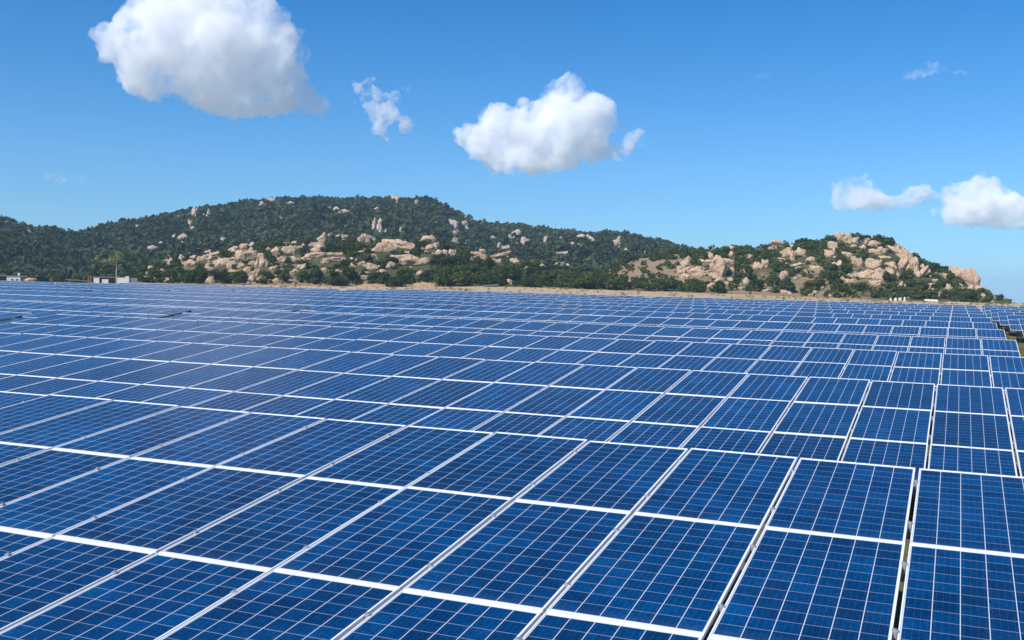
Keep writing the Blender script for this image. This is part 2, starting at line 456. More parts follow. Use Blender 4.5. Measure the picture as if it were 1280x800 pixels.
def clamp_mesh():
    bm = bmesh.new()
    box_bm(bm, (0, 0, 0.003), (0.040, 0.030, 0.005))
    box_bm(bm, (0, 0, -0.02), (0.020, 0.036, 0.04))
    bmesh.ops.create_cone(bm, cap_ends=True, segments=6, radius1=0.009, radius2=0.009, depth=0.008, matrix=Matrix.Translation((0, 0, 0.0100)))
    me = bm_mesh('clamp', bm); me.materials.append(M_STEEL); return me
CL_ME = clamp_mesh()
NCOL = 30
LEN = NCOL * S
def beam(name, s, c=(0, 0, 0)):
    bm = bmesh.new(); box_bm(bm, c, s); me = bm_mesh(name, bm); me.materials.append(M_STEEL); return me
RAIL_ME = beam('rail', (LEN - 0.1, 0.05, 0.07))
RAFT_ME = beam('rafter', (0.06, 2.6 * PV, 0.09))
def post_mesh(h):
    bm = bmesh.new()
    box_bm(bm, (0, 0, (h - 0.2) / 2 - 0.1), (0.09, 0.006, h + 0.0))
    box_bm(bm, (-0.048, 0, (h - 0.2) / 2 - 0.1), (0.006, 0.07, h)); box_bm(bm, (0.048, 0, (h - 0.2) / 2 - 0.1), (0.006, 0.07, h))
    me = bm_mesh('post', bm); me.materials.append(M_STEEL); return me
def brace_mesh(p, q):
    p, q = Vector(p), Vector(q); d = q - p
    bm = bmesh.new(); Mx = Matrix.Translation((p + q) / 2) @ d.to_track_quat('Z', 'Y').to_matrix().to_4x4()
    box_bm(bm, (0, 0, 0), (0.045, 0.045, d.length), Mx)
    me = bm_mesh('brace', bm); me.materials.append(M_STEEL); return me

ct, st_ = math.cos(TILT), math.sin(TILT)
def slope(s):   # distance below the top edge along the slope -> local y, z (origin: ground under the top edge)
    return -s * ct, ZTOP - s * st_
S_F, S_R = 2.35 * PV, 0.65 * PV
def under(s, d):
    y, z = slope(s); return y + d * st_, z - d * ct
yF, zF = under(S_F, 0.21); yR, zR = under(S_R, 0.21)
POSTF, POSTR = post_mesh(zF + 0.1), post_mesh(zR + 0.1)
BRACE = brace_mesh((0, yR, zR * 0.45), (0, (yF + yR) / 2, (zF + zR) / 2 - 0.02))
ROT = (TILT, 0, 0)

def make_table(x0, ytop, near, clamps):
    """x0: left end, ytop: Y of the top edge"""
    root = empty('solar_table', (x0 + LEN / 2, ytop, 0))
    rr = random.Random(int(abs(x0) * 13 + ytop * 7))
    sag = [rr.uniform(-0.006, 0.006) for _ in range(NCOL + 1)]
    for c in range(NCOL):
        for k in range(3):
            y, z = slope((k + 0.5) * PV)
            o = bpy.data.objects.new('panel', G_ME if near else GF_ME); COL.objects.link(o); o.parent = root
            o.location = (-LEN / 2 + (c + 0.5) * S + rr.uniform(-0.003, 0.003), y + rr.uniform(-0.002, 0.002), z + sag[c] + rr.uniform(-0.002, 0.002))
            o.rotation_euler = (TILT + rr.gauss(0, 0.0022), rr.gauss(0, 0.0026), rr.gauss(0, 0.0008))
            if near:
                f = bpy.data.objects.new('frame', F_ME); COL.objects.link(f); f.parent = o
    for c0, c1, rows in clamps:
        for c in range(c0, c1):
            for k in range(rows):
                for q in (0.22, 0.78):
                    y, z = slope((k + q) * PV)
                    o = bpy.data.objects.new('clamp', CL_ME); COL.objects.link(o); o.parent = root
                    o.location = (-LEN / 2 + c * S, y, z + 0.001); o.rotation_euler = ROT
    for s in (0.22, 0.78, 1.22, 1.78, 2.22, 2.78):
        y, z = under(s * PV, 0.082)
        o = bpy.data.objects.new('rail', RAIL_ME); COL.objects.link(o); o.parent = root
        o.location = (0, y, z); o.rotation_euler = ROT
    for i in range(8):
        x = -LEN / 2 + 0.6 + i * (LEN - 1.2) / 7
        y, z = under(1.5 * PV, 0.165)
        o = bpy.data.objects.new('rafter', RAFT_ME); COL.objects.link(o); o.parent = root
        o.location = (x, y, z); o.rotation_euler = ROT
        for me, yy in ((POSTF, yF), (POSTR, yR)):
            o = bpy.data.objects.new('post', me); COL.objects.link(o); o.parent = root; o.location = (x, yy, 0)
        o = bpy.data.objects.new('brace', BRACE); COL.objects.link(o); o.parent = root; o.location = (x + 0.08, 0, 0)
    return root

ORD = ['nearest', 'second', 'third', 'fourth', 'fifth', 'sixth', 'seventh', 'eighth', 'ninth', 'tenth', 'eleventh', 'twelfth', 'thirteenth']
BLOCK = {1: 'right of the weedy aisle', 0: 'just left of the weedy aisle', -1: 'left of the first dark gap',
         -2: 'left of the second dark gap', -3: 'far left beyond the third gap'}
LAST = {1: 12, 0: 12, -1: 12, -2: 11, -3: 10}
X_END = (2 - 0.255) * S
for k in range(13):
    for b in (1, 0, -1, -2, -3):
        if k + 1 > LAST[b]: continue
        gap = 1.1 if b < 1 else (1.3 if k < 7 else max(0.4, 1.3 - 0.22 * (k - 6)))
        x0 = X_END - LEN + b * (LEN + gap * S)
        ytop = Y1 + k * ROWP
        xs, ys, zs = proj([(x0 + q * LEN, ytop - 0.3 * j, ZTOP) for q in (0, .1, .25, .5, .75, .9, 1) for j in (0, 1)])
        if not np.any((zs > 1) & (xs > -5) & (xs < 1900) & (ys < 1000)): continue
        cl = []
        if k == 0: cl = [(17, 30, 3)]
        if k == 1: cl = [(8, 30, 2)]
        t = make_table(x0, ytop, k < 5, cl)
        if k == 0: lab = 'blue solar panel table nearest the camera, filling the bottom of the view'
        elif k == 1: lab = 'blue solar panel table of the second row, right behind the nearest one'
        elif k + 1 == LAST[b]: lab = 'hindmost blue solar panel table of the stretch %s' % BLOCK[b]
        else: lab = 'solar panel table of the %s row from the camera, %s' % (ORD[k], BLOCK[b])
        tag(t, lab, 'solar table', 'long solar tables in parallel rows')

# ------------------------------------------------------------------ foliage meshes
def leaf_quads(lobes, n, size, rng, flat=0.0):
    """lobes: list of (cx,cy,cz,rx,ry,rz). Leaf clumps spread through the volume, denser at the shell."""
    lob = np.array(lobes, float)
    w = (lob[:, 3] * lob[:, 4] * lob[:, 5]) ** (2 / 3); idx = rng.choice(len(lob), n, p=w / w.sum())
    d = rng.normal(size=(n, 3)); d /= np.linalg.norm(d, axis=1)[:, None]
    rad = rng.random(n) ** 0.28
    rad = rad * (1 + 0.22 * rng.normal(size=n) * (rng.random(n) < 0.35))
    C = lob[idx, :3] + d * lob[idx, 3:] * rad[:, None]
    nrm = d * 0.8 + rng.normal(size=(n, 3)) * 0.6 + np.array([0, 0, 0.35]); nrm /= np.linalg.norm(nrm, axis=1)[:, None]
    a = np.cross(nrm, rng.normal(size=(n, 3))); a /= np.linalg.norm(a, axis=1)[:, None]; b = np.cross(nrm, a)
    s = size * (0.55 + 0.9 * rng.random(n))[:, None]
    e = (0.6 + 0.5 * rng.random(n))[:, None]
    V = np.stack([C - a * s - b * s * e * 0.5, C + a * s * 0.7 - b * s * e, C + a * s + b * s * e * 0.6, C - a * s * 0.6 + b * s * e], 1)
    return V.reshape(-1, 3), np.arange(4 * n).reshape(-1, 4)

def crown_lobes(rng, w, h, n):
    L = [(0, 0, h * .5, w * .34, w * .34, h * .36)]
    for i in range(n):
        a = rng.random() * 2 * math.pi; q = 0.16 + 0.22 * rng.random()
        L.append((math.cos(a) * w * q, math.sin(a) * w * q, h * (0.22 + 0.55 * rng.random()), w * (.14 + .12 * rng.random()), w * (.14 + .12 * rng.random()), h * (.14 + .12 * rng.random())))
    return L

def trunk_mesh(name, rng, h, r, limbs, mat, lean=0.05):
    bm = bmesh.new()
    def tube(p, q, r1, r2, seg=6):
        p, q = Vector(p), Vector(q); d = q - p
        Mx = Matrix.Translation((p + q) / 2) @ d.to_track_quat('Z', 'Y').to_matrix().to_4x4()
        bmesh.ops.create_cone(bm, cap_ends=True, segments=seg, radius1=r1, radius2=r2, depth=d.length, matrix=Mx)
    p = Vector((0, 0, -0.3)); n = 4
    for i in range(n):
        q = Vector((rng.normal() * lean * h / n, rng.normal() * lean * h / n, -0.3 + (h + 0.3) * (i + 1) / n)) + Vector((p.x, p.y, 0))
        tube(p, q, r * (1 - 0.6 * i / n), r * (1 - 0.6 * (i + 1) / n)); p = q
        if i >= 1:
            for _ in range(limbs):
                a = rng.random() * 6.28; L = h * (0.25 + 0.2 * rng.random())
                tube(p, p + Vector((math.cos(a) * L, math.sin(a) * L, L * 0.8)), r * 0.4, r * 0.12, 5)
    me = bm_mesh(name, bm); me.materials.append(mat); return me

TREES = []
for v in range(7):
    g = np.random.default_rng(100 + v)
    w = 4.2 + g.random() * 1.6; h = 3.2 + g.random() * 1.2; th_ = 0.7 + 0.5 * g.random()
    V, F = leaf_quads([(a, b, c + th_ * 0.6, d, e, f) for a, b, c, d, e, f in crown_lobes(g, w, h, 9)], 1100, 0.21, g)
    cm = mesh_np('crown', V, F); cm.materials.append(M_LEAF)
    TREES.append((cm, trunk_mesh('trunk', g, th_ + h * 0.45, 0.13, 2, M_BARK), w, h + th_ * 0.6))

def scatter_stuff(name, pts, scl, nleaf, leafsize, mat, label, nvar, seed, wide=1.0):
    g = np.random.default_rng(seed)
    var = []
    for v in range(nvar):
        V, F = leaf_quads(crown_lobes(g, 1.0 * wide, 0.8, 6), nleaf, leafsize, g); var.append(V)
    ch = g.integers(0, nvar, len(pts)); an = g.random(len(pts)) * 6.28
    A = []
    for v in range(nvar):
        k = np.nonzero(ch == v)[0]
        if len(k) == 0: continue
        V = var[v]; c, s = np.cos(an[k])[:, None], np.sin(an[k])[:, None]
        sc = scl[k][:, None]; hs = sc * (0.8 + 0.4 * g.random(len(k)))[:, None]
        X = (V[None, :, 0] * c - V[None, :, 1] * s) * sc + pts[k][:, 0:1]
        Y = (V[None, :, 0] * s + V[None, :, 1] * c) * sc + pts[k][:, 1:2]
        Z = V[None, :, 2] * hs + pts[k][:, 2:3] - 0.06 * sc
        A.append(np.stack([X, Y, Z], -1).reshape(-1, 3))
    V = np.concatenate(A); F = np.arange(len(V)).reshape(-1, 4)
    o = link(name, mesh_np(name, V, F), mat)
    tag(o, label, 'scrub', kind='stuff')
    return o

# ------------------------------------------------------------------ boulders
def boulder_mesh(v):
    rr = np.random.default_rng(500 + v)
    bm = bmesh.new(); bmesh.ops.create_icosphere(bm, subdivisions=4, radius=1.0)
    P = np.array([vv.co[:] for vv in bm.verts]); P /= np.linalg.norm(P, axis=1)[:, None]
    p = 2.2 + 1.6 * rr.random()
    R = 1.0 / (np.abs(P) ** p).sum(1) ** (1 / p)
    for _ in range(7):                                     # joints: soft planar cuts
        n = rr.normal(size=3); n /= np.linalg.norm(n); d = 0.55 + 0.32 * rr.random()
        c = P @ n; lim = np.where(c > 0.05, d / np.maximum(c, 0.05), 9)
        R = -np.log(np.exp(-26 * R) + np.exp(-26 * np.minimum(lim, 3))) / 26
    off = Vector(rr.random(3) * 50)
    R = R * np.array([1 + 0.32 * mnoise.fractal(Vector(q) * 1.3 + off, 0.9, 2.1, 5) for q in P])
    # one or two open cracks
    for _ in range(4):
        n = rr.normal(size=3); n[2] *= 0.4; n /= np.linalg.norm(n); c = P @ n - 0.5 * (rr.random() - 0.5)
        c = c + 0.05 * np.array([mnoise.noise(Vector(q) * 3 + off) for q in P])
        R = R * (1 - 0.22 * np.exp(-(c / 0.05) ** 2))
    for vv, q, r in zip(bm.verts, P, R): vv.co = Vector(q * r)
    xs = [vv.co for vv in bm.verts]
    mn = [min(c[i] for c in xs) for i in range(3)]; mx = [max(c[i] for c in xs) for i in range(3)]
    for vv in bm.verts: vv.co = Vector([2 * (vv.co[i] - mn[i]) / (mx[i] - mn[i]) - 1 for i in range(3)])
    me = bm_mesh('boulder', bm)
    me.polygons.foreach_set('use_smooth', [True] * len(me.polygons))
    return me
BOULD = [boulder_mesh(v) for v in range(9)]
for b in BOULD: b.materials.append(M_ROCK)
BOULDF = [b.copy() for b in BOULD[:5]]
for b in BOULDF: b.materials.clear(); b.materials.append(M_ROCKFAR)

# cx, cy, w, h, tilt (degrees, positive = right end up); photo pixels, only used to look up the spot and the real size
B_MOUND = [(227,325,7,11,0),(238,331,16,9,10),(255,324,18,8,18),(269,318,19,5,16),(262,333,12,8,0),(302,320,14,12,0),(280,330,24,11,10),(294,326,20,8,8),(292,311,12,5,10),(305,309,10,8,20),
 (316,317,14,7,5),(327,320,8,7,0),(353,306,15,6,0),(344,314,10,9,0),(365,316,20,14,0),(352,325,10,7,0),(361,328,12,4,-10),(303,333,8,6,-20),(309,338,9,7,30),(316,330,8,7,20),(322,332,6,11,-20),
 (330,331,12,13,-20),(341,336,13,5,25),(292,340,14,6,10),(319,343,14,9,20),(313,351,8,6,20),(264,351,10,4,0),(274,350,5,5,0),(242,351,6,4,0),(242,321,8,4,5),(203,340,5,7,20),(210,327,10,5,0),
 (188,335,8,5,20),(183,343,6,5,20),(222,344,8,5,-10),(367,342,11,8,25),(376,335,6,6,20),(402,300,10,9,0),(405,294,5,6,0),(394,307,20,7,0),(424,295,8,3,0),(431,296,8,5,0),(455,300,14,13,-10),
 (464,299,13,7,-15),(479,312,22,14,5),(500,307,36,11,-12),(515,329,44,17,0),(508,317,14,5,8),(532,299,13,8,20),(541,300,9,11,0),(533,310,17,6,20),(547,309,7,11,-20),(391,321,24,9,12),(401,318,12,5,0),
 (413,318,12,4,0),(424,318,9,4,0),(418,325,26,6,2),(407,328,10,7,20),(437,318,4,3,0),(446,321,5,3,0),(443,332,12,6,0),(427,339,13,5,5),(454,331,10,8,-30),(466,335,15,9,-10),(468,322,13,7,-30),
 (454,342,17,4,5),(454,347,12,5,0),(407,340,12,8,-30),(378,335,10,8,20),(557,317,6,9,20),(565,318,9,11,-10),(588,324,6,6,0),(601,320,24,7,-22),(603,314,7,5,0),(607,326,16,6,-15),(620,327,15,5,-18),
 (626,319,24,5,14),(641,325,8,4,0),(634,321,5,3,0),(577,343,10,4,0),(637,354,8,8,-20)]
B_ROCK = [(886,320,5,9,0),(883,327,14,4,5),(897,326,14,12,0),(900,341,14,24,0),(890,344,9,8,-30),(870,338,14,9,-10),(876,344,22,7,15),(859,338,8,10,-40),(861,332,7,5,-20),(856,346,10,8,0),(850,337,6,8,30),
 (914,319,7,8,20),(911,328,18,8,-10),(972,304,14,8,0),(966,310,12,4,10),(983,318,13,12,35),(989,314,8,8,0),(991,323,6,13,0),(1002,319,12,16,10),(997,331,15,5,5),(1016,325,6,7,0),(1042,308,12,10,0),
 (1037,319,11,11,0),(1044,315,5,12,0),(1050,297,13,11,0),(1059,301,9,14,0),(1069,302,8,9,10),(1080,303,15,7,25),(1092,305,13,5,-15),(1059,319,12,6,-10),(1048,333,9,12,0),(1069,328,9,13,0),
 (1075,330,7,13,15),(1094,316,14,8,0),(1086,346,22,12,10),(1098,345,9,13,0),(1092,333,15,14,0),(947,335,14,13,15),(956,333,8,14,0),(962,333,9,6,-10),(980,344,9,10,-30),(934,353,8,5,0),(922,361,11,4,0),
 (908,356,7,7,0),(956,363,13,6,0),(983,366,14,5,-10),(1019,335,11,5,0),(1103,315,10,11,0),(1107,322,14,4,0),(1123,318,26,10,-22),(1131,332,14,26,-25),(1142,337,9,23,5),(1152,343,8,20,-30),
 (1122,311,13,8,-25),(1128,315,8,10,0),(1155,335,9,8,0),(1160,341,7,9,0),(1169,352,8,6,20),(1111,340,12,9,0),(1100,347,14,12,0),(1094,355,12,8,0),(1114,333,10,10,20),(1122,346,5,10,0),
 (1180,345,8,6,0),(1186,360,8,7,-30),(1199,358,15,6,-28),(1201,344,20,13,-8),(1213,351,16,23,0),(1219,356,6,15,0),(1174,365,8,6,0),(1163,360,8,5,-20),(1228,372,6,8,-20),(1113,366,6,4,0),
 (1139,372,12,5,0),(1060,352,10,6,0),(1030,357,8,4,0),(1075,362,10,6,0)]
B_FAR = [(244,270,7,15,0),(240,286,5,15,15),(232,299,6,9,20),(261,271,5,13,0),(254,302,6,8,0),(257,311,5,10,0),(279,305,6,12,0),(224,312,5,7,0),(8,283,14,8,0),(38,291,8,6,10),(16,283,5,6,0),(59,291,8,4,0),
 (48,314,3,3,0),(60,318,3,4,0),(168,284,8,5,0),(335,258,6,6,0),(344,254,4,8,0),(376,253,8,5,0),(422,260,15,4,0),(405,252,8,4,0),(495,252,9,11,0),(511,260,3,3,0),(521,254,4,6,0),(468,284,6,15,0),
 (476,284,8,15,0),(484,290,5,6,0),(470,253,5,4,0),(456,252,6,5,0),(405,276,6,4,0),(382,276,5,3,0),(350,273,5,3,0),(376,283,5,3,0),(492,275,7,3,0),(480,265,5,3,0),(567,283,10,12,0),(580,282,7,9,-10),
 (570,302,9,7,0),(347,288,3,3,0),(430,296,10,5,0),(414,295,6,4,0),(502,289,5,8,0),(568,290,6,4,0),(613,291,4,4,0),(620,296,3,6,0),(638,299,4,9,15),(642,293,5,5,0),(632,310,8,4,15),(624,308,4,7,0),
 (632,303,3,5,0),(656,304,8,10,-10),(676,300,19,5,12),(682,301,5,9,0),(674,309,4,4,0),(673,316,6,3,0),(676,319,10,3,0),(662,297,8,2,0),(694,299,12,3,-12),(707,299,12,3,-16),(703,317,16,4,10),
 (711,313,6,10,-20),(681,327,7,8,30),(688,331,6,6,0),(698,333,15,7,15),(706,328,14,6,0),(713,327,9,8,20),(721,326,8,5,0),(729,337,19,5,0),(736,298,5,7,0),(749,303,8,4,-10),(770,305,10,7,0),
 (775,301,8,8,0),(775,311,5,6,0),(840,313,4,5,0),(829,315,9,3,0),(806,319,3,7,0),(814,320,5,3,0),(734,320,10,4,-10),(729,326,9,4,0),(742,326,9,5,-20)]
g = np.random.default_rng(21)
for _ in range(48):
    B_FAR.append((g.uniform(200, 850), 0, g.uniform(2, 4.2), g.uniform(2, 4.2), 0))

bould_px = {'mound': [], 'rock': [], 'far': []}
def boulder(H, key, cx, cy, w, h, tilt, meshes, label, group):
    a, r, z, ok = H.hit(cx, cy + 0.15 * h)
    if not ok:                                   # stands on the crest line
        rc = float(H.rc(np.array(a))) if callable(H.rc) else H.rc
        r = rc - 2; 
    m = r / F_PX * (1.3 if key == 'far' else (1.18 if w * h > 200 else 1.08))
    hw, hh = w * m / 2, h * m / 2
    dd = max(0.55 * min(hw, 2.5 * hh), 0.8 * hh, 0.45 * hw) * random.uniform(0.85, 1.15)
    P = at(cx, cy, r + dd * 0.35)
    o = bpy.data.objects.new('boulder', random.choice(meshes)); COL.objects.link(o)
    o.location = P
    o.scale = (hw * 1.12, dd, hh * 1.18)
    o.rotation_euler = (random.uniform(-0.15, 0.15), -math.radians(tilt), -a + random.uniform(-0.25, 0.25))
    if random.random() < 0.5: o.rotation_euler.x += math.pi; o.rotation_euler.y *= 1
    tag(o, label, 'boulder', group)
    bould_px[key].append((cx, cy, w, h, r))

def lab_b(w, h, tilt, k, place):
    size = 'large' if w * h > 170 else ('medium' if w * h > 60 else 'small')
    shp = 'flat slab-like' if w > 2.2 * h else ('tall upright' if h > 1.35 * w else ('leaning' if abs(tilt) > 15 else 'rounded'))
    return '%s %s %s granite boulder %s' % (size, shp, k, place)
SPECIAL = {(515,329): 'broad pink granite dome low on the boulder-strewn mound, widest rock there', (500,307): 'long tan granite whaleback sloping down to the right below the mound crest',
 (479,312): 'blunt tan granite block left of the long whaleback on the mound', (455,300): 'peaked tan boulder on the mound crest left of the whaleback', (1213,351): 'big square orange crag at the right end of the rocky hill',
 (1201,344): 'sloping tan block leaning on the square crag at the hill end', (1131,332): 'tall orange cliff face on the right shoulder of the rocky hill', (900,341): 'tall cone-shaped fluted boulder at the left of the rocky hill',
 (1002,319): 'tall egg-shaped boulder standing mid slope on the rocky hill', (1050,297): 'round pale boulder on the very top of the rocky hill', (1059,301): 'narrow pointed boulder just right of the topmost round one',
 (244,270): 'pale cliff pillar high on the left shoulder of the far wooded hill', (495,252): 'squarish pale tor on the summit of the far wooded hill', (227,325): 'square pinkish pillar rock at the left end of the mound',
 (365,316): 'wide tan boulder with dark cleft on the left half of the mound', (402,300): 'round boulder under a smaller one on the mound crest', (405,294): 'small boulder perched on a round one on the mound crest',
 (1042,308): 'smooth round boulder left of and below the topmost rock', (972,304): 'flattened tan boulder on the skyline left of the summit', (391,321): 'angular tan outcrop in the middle of the mound',
 (476,284): 'broad pale rock face high on the far hill above the whaleback', (1123,318): 'long slab slanting down the right shoulder of the rocky hill', (947,335): 'pale blocky outcrop with dark base left of mid rocky hill',
 (330,331): 'split leaning boulder on the left half of the mound', (568,283): 'pale tor on the far hill where its skyline drops'}
for k, (cx, cy, w, h, t) in enumerate(B_MOUND):
    third = 'left' if cx < 330 else ('middle' if cx < 480 else 'right')
    lab = SPECIAL.get((cx, cy)) or lab_b(w, h, t, 'tan', 'on the %s part of the low mound' % third)
    boulder(mound, 'mound', cx, cy, w, h, t, BOULD, lab, 'boulders on the low mound')
for k, (cx, cy, w, h, t) in enumerate(B_ROCK):
    third = 'left' if cx < 960 else ('middle' if cx < 1090 else 'right')
    lab = SPECIAL.get((cx, cy)) or lab_b(w, h, t, 'tan', 'on the %s part of the rocky hill' % third)
    boulder(rock_hill, 'rock', cx, cy, w, h, t, BOULD, lab, 'boulders on the rocky hill')
for k, (cx, cy, w, h, t) in enumerate(B_FAR):
    if cy == 0:
        cr = np.interp(cx, [200, 300, 400, 500, 560, 620, 740, 850], [275, 260, 253, 253, 268, 287, 298, 312])
        lo = np.interp(cx, [200, 300, 450, 600, 740, 850], [320, 305, 297, 315, 338, 318])
        cy = cr + 4 + (lo - cr - 5) * random.random()
    third = 'left' if cx < 320 else ('middle' if cx < 560 else 'right')
    lab = SPECIAL.get((cx, cy)) or lab_b(w * 1.6, h * 1.6, t, 'grey-pink', 'on the %s part of the far wooded hill' % third)
    boulder(far_hill, 'far', cx, cy, w, h, t, BOULDF, lab, 'boulders on the far hill')

# ------------------------------------------------------------------ scrub and trees
def scree(H, key, n, x0, x1, k0, k1, s0, s1, seed, mat, label, dens=None):
    rg = np.random.default_rng(seed)
    P = surf_scatter(H, n, rg, x0, x1, k0, k1, dens); n = len(P)
    src = []
    for v in range(5):
        bm = bmesh.new(); bmesh.ops.create_icosphere(bm, subdivisions=2, radius=1.0)
        for vv in bm.verts:
            vv.co *= 1 + 0.55 * mnoise.fractal(vv.co * 1.4 + Vector((v * 9.1, seed, 0)), 0.9, 2, 3)
            for pl in ((0.6, 0.5, 0.62), (-0.7, 0.2, 0.68), (0.1, -0.9, 0.4)):
                q = Vector(pl); d = vv.co.dot(q) - 0.72
                if d > 0: vv.co -= q * d
        src.append((np.array([vv.co[:] for vv in bm.verts]), np.array([[w.index for w in f.verts] for f in bm.faces]))); bm.free()
    VV, FF, o = [], [], 0
    for i in range(n):
        V, F = src[rg.integers(5)]; a = rg.random() * 6.28; c_, s_ = math.cos(a), math.sin(a)
        sz = s0 + (s1 - s0) * rg.random() ** 2.2
        q = V * np.array([rg.uniform(.8, 1.6), rg.uniform(.7, 1.2), rg.uniform(.55, 1.2)]) * sz
        q = np.stack([q[:, 0] * c_ - q[:, 1] * s_, q[:, 0] * s_ + q[:, 1] * c_, q[:, 2]], 1) + P[i] + np.array([0, 0, (0.7 if key == 'far' else 0.35) * sz])
        VV.append(q); FF.append(F + o); o += len(V)
    ob = link('scree', mesh_np('scree', np.concatenate(VV), np.concatenate(FF)), mat)
    tag(ob, label, 'rocks', kind='stuff')
def blocked(key, x, y, m=0.8):
    for (cx, cy, w, h, r) in bould_px[key]:
        if abs(x - cx) < w * 0.5 * m and abs(y - cy) < h * 0.5 * m: return True
    return False

def surf_scatter(H, n, rng, x0, x1, k0, k1, dens=None):
    th = rng.uniform(xaz(x0), xaz(x1), n)
    rc = H.rc(th) if callable(H.rc) else np.full(n, H.rc)
    k = k0 + (k1 - k0) * rng.random(n)
    r = H.rb + k * (rc - H.rb)
    if dens is not None:
        m = rng.random(n) < dens(px_of(th), k); th, r, k = th[m], r[m], k[m]
    z = H.h(th, r)
    return np.stack([r * np.sin(th), r * np.cos(th), z], 1)

def clear_of(key, P, top):
    """drop bushes that would stand right in front of a boulder"""
    x, y, z = proj(P + np.array([0, 0, 1.0]) * np.asarray(top)[:, None] * 0.5)
    keep = np.ones(len(P), bool); mg = 0.12 * np.asarray(top) * F_PX / z
    for (cx, cy, w, h, r) in bould_px[key]:
        keep &= ~((np.abs(x - cx) < w * 0.5 + mg) & (np.abs(y - cy) < h * 0.45 + mg) & (z < r + 4))
    return keep

scree(far_hill, 'far', 400, 190, 900, 0.1, 1.0, 1.5, 3.6, 301, M_ROCKFAR, 'small pale rocks strewn through the scrub of the far hill', lambda x, k: np.clip(0.25 + 1.6 * (vnoise(x * 0.03, k * 7) + 0.1), 0, 1))
scree(mound, 'mound', 420, 165, 700, 0.03, 1.0, 0.5, 1.9, 302, M_ROCK, 'small tan rocks strewn between the boulders of the low mound', lambda x, k: np.clip(0.4 + 1.6 * vnoise(x * 0.04, k * 5), 0, 1))
scree(rock_hill, 'rock', 480, 850, 1250, 0.03, 1.0, 0.5, 2.0, 303, M_ROCK, 'small tan rocks strewn between the boulders of the rocky hill', lambda x, k: np.clip(0.4 + 1.6 * vnoise(x * 0.04, k * 5), 0, 1))
g = np.random.default_rng(5)
P = surf_scatter(far_hill, 21000, g, -40, 960, 0.0, 1.02)
sc = 2.4 + 6.2 * g.random(len(P)) ** 1.8; kk = clear_of('far', P, sc)
scatter_stuff('scrub', P[kk], sc[kk], 34, 0.15, M_SCRUBFAR, 'dense dark green scrub covering the far hill', 6, 61)
P = surf_scatter(mound, 4200, g, 140, 742, 0.02, 1.03, lambda x, k: np.clip(0.75 + 0.5 * vnoise(x * 0.05, k * 9), 0, 1))
sc = 0.9 + 2.6 * g.random(len(P)) ** 2; kk = clear_of('mound', P, sc)
scatter_stuff('scrub', P[kk], sc[kk], 110, 0.085, M_LEAF, 'green bushes filling the ground between the boulders of the low mound', 6, 62)
def dens_rock(x, k):
    # fewer bushes on the bare brown slope at the left
    bare = np.exp(-((x - 805) / 64) ** 2) * (k < 0.97) + 0.75 * np.exp(-((x - 985) / 85) ** 2) * (k < 0.35)
    return np.clip(0.95 - 0.9 * bare + 0.3 * vnoise(x * 0.05, k * 9), 0.11, 1)
P = surf_scatter(rock_hill, 4600, g, 700, 1240, 0.02, 1.03, dens_rock)
sc = 0.9 + 2.8 * g.random(len(P)) ** 2; kk = clear_of('rock', P, sc)
scatter_stuff('scrub', P[kk], sc[kk], 110, 0.085, M_LEAF, 'green bushes filling the ground between the boulders of the rocky hill', 6, 63)

def tree(P, scale, label, group, v=None):
    cm, tm, w, h = TREES[v if v is not None else random.randrange(len(TREES))]
    root = empty('tree', P, random.random() * 6.28); root.scale = (scale * random.uniform(0.9, 1.15), scale * random.uniform(0.9, 1.15), scale * random.uniform(0.85, 1.15))
    for nm, me in (('crown', cm), ('trunk', tm)):
        o = bpy.data.objects.new(nm, me); COL.objects.link(o); o.parent = root
    tag(root, label, 'tree', group)
    return root

def trees_on(H, key, n, x0, x1, k0, k1, s0, s1, label, group, dens=None):
    P = surf_scatter(H, n * 3, g, x0, x1, k0, k1, dens)
    kk = clear_of(key, P, np.full(len(P), 3.5)); P = P[kk][:n]
    for p in P: tree(Vector(p) - Vector((0, 0, 0.1)), random.uniform(s0, s1), label, group)
# belt along the foot of the hills
trees_on(mound, 'mound', 32, 180, 500, -0.06, 0.14, 0.5, 0.85, 'dark green bushy tree at the foot of the low mound', 'trees at the foot of the mound')
trees_on(mound, 'mound', 58, 545, 738, -0.08, 0.42, 0.7, 1.15, 'dark green bushy tree in the belt where the mound runs out right', 'trees in the belt right of the mound')
trees_on(mound, 'mound', 30, 380, 620, 0.2, 0.95, 0.5, 0.9, 'dark green bushy tree among boulders on the low mound', 'trees among the mound boulders')
trees_on(rock_hill, 'rock', 44, 715, 900, -0.06, 0.16, 0.6, 1.0, 'dark green bushy tree at the foot of the bare brown slope', 'trees below the bare slope')
trees_on(rock_hill, 'rock', 44, 930, 1212, 0.03, 0.55, 0.55, 1.0, 'dark green bushy tree on the lower slope of the rocky hill', 'trees on the rocky hill', lambda x, k: np.clip(0.3 + (x - 1000) / 200, 0.25, 1))
trees_on(rock_hill, 'rock', 34, 780, 1190, 0.72, 1.0, 0.45, 0.8, 'dark green bushy tree near the skyline of the rocky hill', 'trees on the rocky hill crest')
